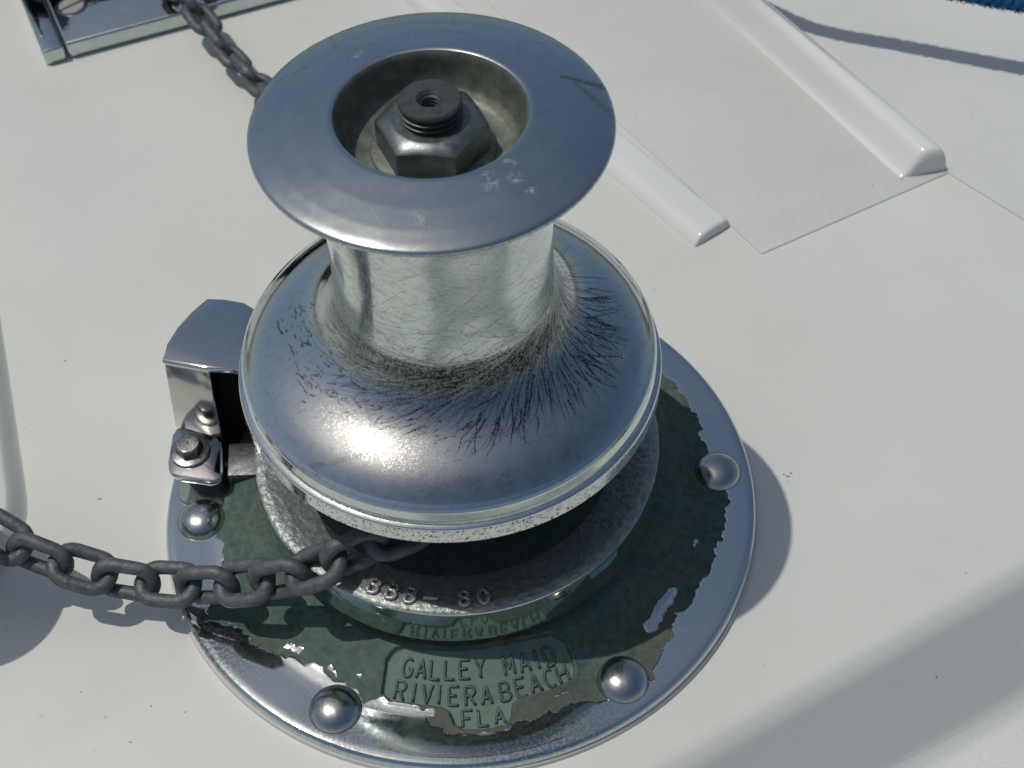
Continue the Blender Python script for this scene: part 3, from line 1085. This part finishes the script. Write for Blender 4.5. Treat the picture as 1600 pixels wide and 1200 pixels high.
# front wall leans slightly: loft of two plan edges
def wall(name, a0, b0, a1, b1, z0, z1, t, mat, parent):
    d = b0 - a0
    nrm = np.array([-d[1], d[0]])
    nrm = nrm / np.linalg.norm(nrm) * t
    ring0 = [a0, b0, b0 + nrm, a0 + nrm]
    ring1 = [a1, b1, b1 + nrm, a1 + nrm]
    bm = bmesh.new()
    lo = [bm.verts.new((*p_, z0)) for p_ in ring0]
    hi = [bm.verts.new((*p_, z1)) for p_ in ring1]
    bm.faces.new(hi)
    bm.faces.new(lo[::-1])
    for i in range(4):
        bm.faces.new((lo[i], lo[(i + 1) % 4], hi[(i + 1) % 4], hi[i]))
    bmesh.ops.bevel(bm, geom=bm.edges[:], offset=.0007, segments=2, profile=.5, affect='EDGES')
    V = np.array([v.co[:] for v in bm.verts])
    bm.verts.index_update()
    F = [tuple(v.index for v in f.verts) for f in bm.faces]
    bm.free()
    return make(name, V, F, mat, parent, True, sharp=32)


wall('guard_wall', Af, Bf, A_ + np.array([.0006, .0004]), B_ + np.array([.0004, .0004]), .0118, .0558, .0022, mat_wall, hood)
wall('guard_wall', C_ + np.array([-.0008, -.0006]), Af + np.array([.0004, .0030]), C_ + np.array([.0004, -.0010]), A_ + np.array([.0012, .0030]), .0040, .0556, .0020, mat_steel, hood)
wall('guard_wall', D_ + np.array([.004, -.001]), C_ + np.array([.0022, -.0012]), D_ + np.array([.004, -.001]), C_ + np.array([.0022, -.0012]), .0080, .0556, .0018, mat_steel, hood)  # unseen back wall, added to keep light out of the hood
# black block inside the hood, standing in for its shaded hollow
slab('shade_block', [Af + np.array([.0075, .0055]), Bf + np.array([.0030, .0055]), (-.0862, .0310), (-.0862, .0560), (-.0885, .0650), C_ + np.array([.004, -.006])], .0150, .0545, mat_black, hood, bevel=.0006, seg=1)
# foot tab with bolt
fc = np.array([-.1188, .0236])
fvv = np.array([-.12, -.99])
foot_pts = [Af + fvv * -.0008, Bf + fvv * -.0008, np.array([-.1040, .0052]), np.array([-.1288, .0120])]
foot_o = slab('guard_foot', foot_pts, .0096, .0132, mat_foot, hood, bevel=.0012, seg=3, round_r=.0062)
lathe('washer', [(.0001, .0150), (.0080, .0149), (.0088, .0145), (.0090, .0136), (.0090, .0131)], 56, mat_bolt, hood, tuple(fc), flip=True, sharp=40)
hexnut('bolt', fc[0], fc[1], .0145, .0200, .0062, R(12), .0046, .0006, mat_bolt, hood)
slab('foot_spacer', [np.array([-.1240, .0345]), np.array([-.1085, .0270]), np.array([-.1085, .0150]), np.array([-.1240, .0200])], -.0005, .0098, mat_stud, hood, bevel=.0005, seg=1, round_r=.004)
slab('wear_plate', [(-.1030, .0300), (-.0775, .0290), (-.0800, .0105), (-.1030, .0120)], .0030, .0091, mat_spacer, hood, bevel=.0009, seg=2)

# ------------------------------------------------------------------ anchor chain
chain = empty('anchor_chain', (-.10, -.055, float(plate_h(.1145))), 'dark galvanised anchor chain lying on the white deck and running round the windlass base', 'chain')
path = [(-.38, .060, .048), (-.32, .035, .047), (-.26, .010, .043), (-.206, -.0152, .036), (-.1904, -.0254, .031), (-.1747, -.0332, .026), (-.1601, -.0377, .022), (-.1472, -.0412, .018), (-.1304, -.045, .0165), (-.1129, -.0492, .019), (-.0988, -.0533, .024), (-.0848, -.0571, .030), (-.0736, -.0604, .036), (-.0572, -.0629, .046), (-.0493, -.0622, .050), (-.0339, -.0590, .0545), (-.0214, -.0545, .0555)]
for a in np.arange(-100, 32, 12):
    path.append((.0525 * math.cos(R(a)), .0525 * math.sin(R(a)), .0555))
for t in (.02, .06, .11, .17, .22, .27, .30, .34, .375, .41, .46, .52):
    zt = np.interp(t, [0, .05, .12, .30, .345, .37, .6], [.0525, .050, .034, .0075, .0062, .0140, .0145])
    path.append((.0518 - .006 * max(0, 1 - t / .2) - .5 * t, .0305 + .866 * t, zt))
P = catmull(path, 20)
for _k in range(60):
    P[1:-1] = .25 * P[:-2] + .5 * P[1:-1] + .25 * P[2:]
cl = np.r_[0, np.cumsum(np.linalg.norm(np.diff(P, axis=0), axis=1))]
PITCH = .0181
wr = .0030
hs, Rr = .0048, .0070
tt = []
for a in np.linspace(-90, 90, 11):
    tt.append((hs + Rr * math.cos(R(a)), Rr * math.sin(R(a)), 0))
for a in np.linspace(90, 270, 11):
    tt.append((-hs + Rr * math.cos(R(a)), Rr * math.sin(R(a)), 0))
lv, lf = tube_geo(np.array(tt), wr, 12, True)
lv = lv + (np.stack([fbm(lv[:, 0] * 1 + lv[:, 2] * .7, lv[:, 1] * 1 + 3, 300, s_) for s_ in (71, 75, 79)], -1) - .5) * .0009
link0 = None
nl = int(cl[-1] / PITCH)
sh = .0107
for k in range(nl):
    s = sh + k * PITCH
    if s + .012 > cl[-1]:
        break
    def at(q):
        return np.array([np.interp(q, cl, P[:, i]) for i in range(3)])
    c = at(s)
    X = Vector(at(s + .008) - at(s - .008)).normalized()
    Yh = Vector((0, 0, 1)).cross(X).normalized()
    Z = X.cross(Yh)
    roll = (R(14) if k % 2 else R(72)) + random.gauss(0, .10)
    Y = Yh * math.cos(roll) + Z * math.sin(roll)
    Zz = X.cross(Y)
    if link0 is None:
        link0 = make('link', lv + np.array(chain.location), lf, mat_chain, chain)
        o = link0
    else:
        o = link0.copy()
        COL.objects.link(o)
        o.parent = chain
    o.matrix_local = Matrix(((X.x, Y.x, Zz.x, c[0] - chain.location.x), (X.y, Y.y, Zz.y, c[1] - chain.location.y), (X.z, Y.z, Zz.z, c[2] - chain.location.z), (0, 0, 0, 1)))

# ------------------------------------------------------------------ hawse plate (upper left)
P0 = np.array([-.2262, .3366])
e1 = np.array([.9465, .3228])
e2 = np.array([-.3400, .9404])
hz0, hz1 = DECK, .0045
haw = empty('hawse_plate', (P0[0] + .1, P0[1] + .1, DECK), 'mirror polished stainless fairlead plate on the deck under the chain, slotted screw in its corner', 'deck plate')


def hp(a, b):
    return P0 + e1 * a + e2 * b


slab('side_strip', [hp(0, .0), hp(.0125, .0), hp(.0125, .30), hp(0, .30)], hz0, hz1, mat_hawse, haw, bevel=.0012, seg=3)
slab('plate', [hp(.0140, .0008), hp(.30, .0008), hp(.30, .30), hp(.0140, .30)], hz0, hz1 + .0006, mat_hawse, haw, bevel=.0016, seg=3)
sx = hp(.0265, .0365)
scr = lathe('screw', [(.0098, hz1 + .0003), (.0096, hz1 + .0010), (.0088, hz1 + .0011), (.0082, hz1 + .0008), (.0078, hz1 + .0002)], 48, mat_bolt, haw, tuple(sx), flip=True, sharp=30)
sd_ = np.array([.80, .60])
sn_ = np.array([-.60, .80])
for sg_ in (-1, 1):
    pts = []
    for a in np.linspace(-90, 90, 15):
        c_ = .0076 * math.cos(R(a))
        pts.append(sx + sd_ * (.0076 * math.sin(R(a))) + sn_ * sg_ * max(.0009, c_))
    slab('screw_head', pts, hz1 + .0002, hz1 + .0014, mat_screw, scr, bevel=.0003, seg=1)

# ------------------------------------------------------------------ blue rope (upper right)
rp = [(.62, .140, .030), (.52, .182, .036), (.42, .230, .040), (.36, .2585, .0410), (.318, .2772, .0410), (.27, .299, .042), (.215, .325, .043), (.175, .365, .046), (.12, .410, .050), (.02, .425, .046), (-.08, .428, .044), (-.16, .432, .042), (-.22, .436, .042), (-.34, .44, .045)]
RP = catmull(rp, 24)
rope = empty('rope', (.52, .182, DECK), 'fuzzy blue three strand rope with frayed fibres above the deck corner', 'rope')
rl = np.r_[0, np.cumsum(np.linalg.norm(np.diff(RP, axis=0), axis=1))]
P_, Tn, Sn, Un = frames(RP)
for k in range(3):
    ph = rl / .016 * 2 * np.pi + k * 2.094
    off = .0028 * (np.cos(ph)[:, None] * Sn + np.sin(ph)[:, None] * Un)
    v, f = tube_geo(catmull((P_ + off)[::1], 2), .0031, 8)
    make('strand', v, f, mat_rope, rope)
fv_, ff_ = [], []
for k in range(5200):
    i = random.randrange(len(RP))
    i = int(np.clip(random.gauss(85, 30), 0, len(RP) - 1)) if k % 3 else i
    a = random.uniform(0, 6.283)
    fray = random.random()
    d = math.cos(a) * Sn[i] + math.sin(a) * Un[i]
    Ln = random.uniform(.0012, .0034)
    b = P_[i] + Tn[i] * random.uniform(-.004, .004) + d * .004
    c = b + d * Ln + Tn[i] * random.gauss(0, .004)
    wv = Tn[i] * .0006
    n_ = len(fv_)
    fv_ += [b - wv, b + wv, c + wv * .3, c - wv * .3]
    ff_.append((n_, n_ + 1, n_ + 2, n_ + 3))
tag(make('fuzz', np.array(fv_), ff_, mat_rope, rope), kind='stuff')

# ------------------------------------------------------------------ added things outside the frame, placed to shade the deck
vx, vy = -.2490, -.0245  # stand-in for an unseen object, cap sized to the left shadow
blocker = empty('shadow_blocker', (vx, vy, DECK), 'added unseen round topped white vent left of the chain, its cap shading the deck', 'blocker')
lathe('cap', [(.0002, .1190), (.012, .1185), (.022, .1165), (.028, .1140), (.0305, .1115), (.031, .1100), (.0300, .1092), (.020, .1090), (.0105, .1088)], 80, mat_white, blocker, (vx, vy), flip=True)
lathe('stem', [(.0105, .1092), (.0100, .02), (.0110, .008), (.0160, .0055), (.0165, .0040), (.0165, DECK - .001)], 48, mat_white, blocker, (vx, vy), flip=True)

bx = empty('shadow_rods', (-1.52, -.437, DECK), 'added unseen white rods on two posts, put there to shade the deck corner', 'shadow_rods')  # added rod row, spaced to cast the soft shadow across the corner
ca, sa = .914, .406
hsp = 1.65
ctr = np.array([.174 - .3912 * hsp, -.1162 + .0884 * hsp, hsp + DECK])
for dq in (-.0190, -.0114, -.0038, .0038, .0114, .0190):
    v, f = tube_geo(np.array([ctr + np.array([ca * t - sa * dq, sa * t + ca * dq, 0]) for t in np.linspace(-1.2, 2.4, 12)]), .0025, 10)
    make('shadow_rod', v, f, mat_white, bx)
for t in (-1.15, 2.3):
    q = ctr + np.array([ca, sa, 0]) * t
    v, f = tube_geo(np.array([[q[0], q[1], z_] for z_ in np.linspace(DECK, hsp - .010, 5)]), .020, 14)
    make('post', v, f, mat_steel, bx)

# added bow roller out of frame, for a dark reflection in the fairlead plate
br = empty('unseen_bow_roller', (-.21, .56, DECK), 'added dark bow roller, out of view, reflected in the fairlead plate', 'bow roller')
for cx in (-.275, -.150):
    slab('cheek_plate', [(cx - .004, .445), (cx + .004, .445), (cx + .004, .565), (cx - .004, .565)], DECK, .125, mat_stud, br, bevel=.002, seg=2)
v, f = tube_geo(np.array([[x_, .505, .070] for x_ in np.linspace(-.270, -.155, 9)]), [.058, .054, .050, .047, .045, .047, .050, .054, .058], 32)
make('roller', v, f, mat_black, br)
slab('bed_plate', [(-.30, .44), (-.135, .44), (-.135, .60), (-.30, .60)], DECK, DECK + .005, mat_stud, br, bevel=.001, seg=1)
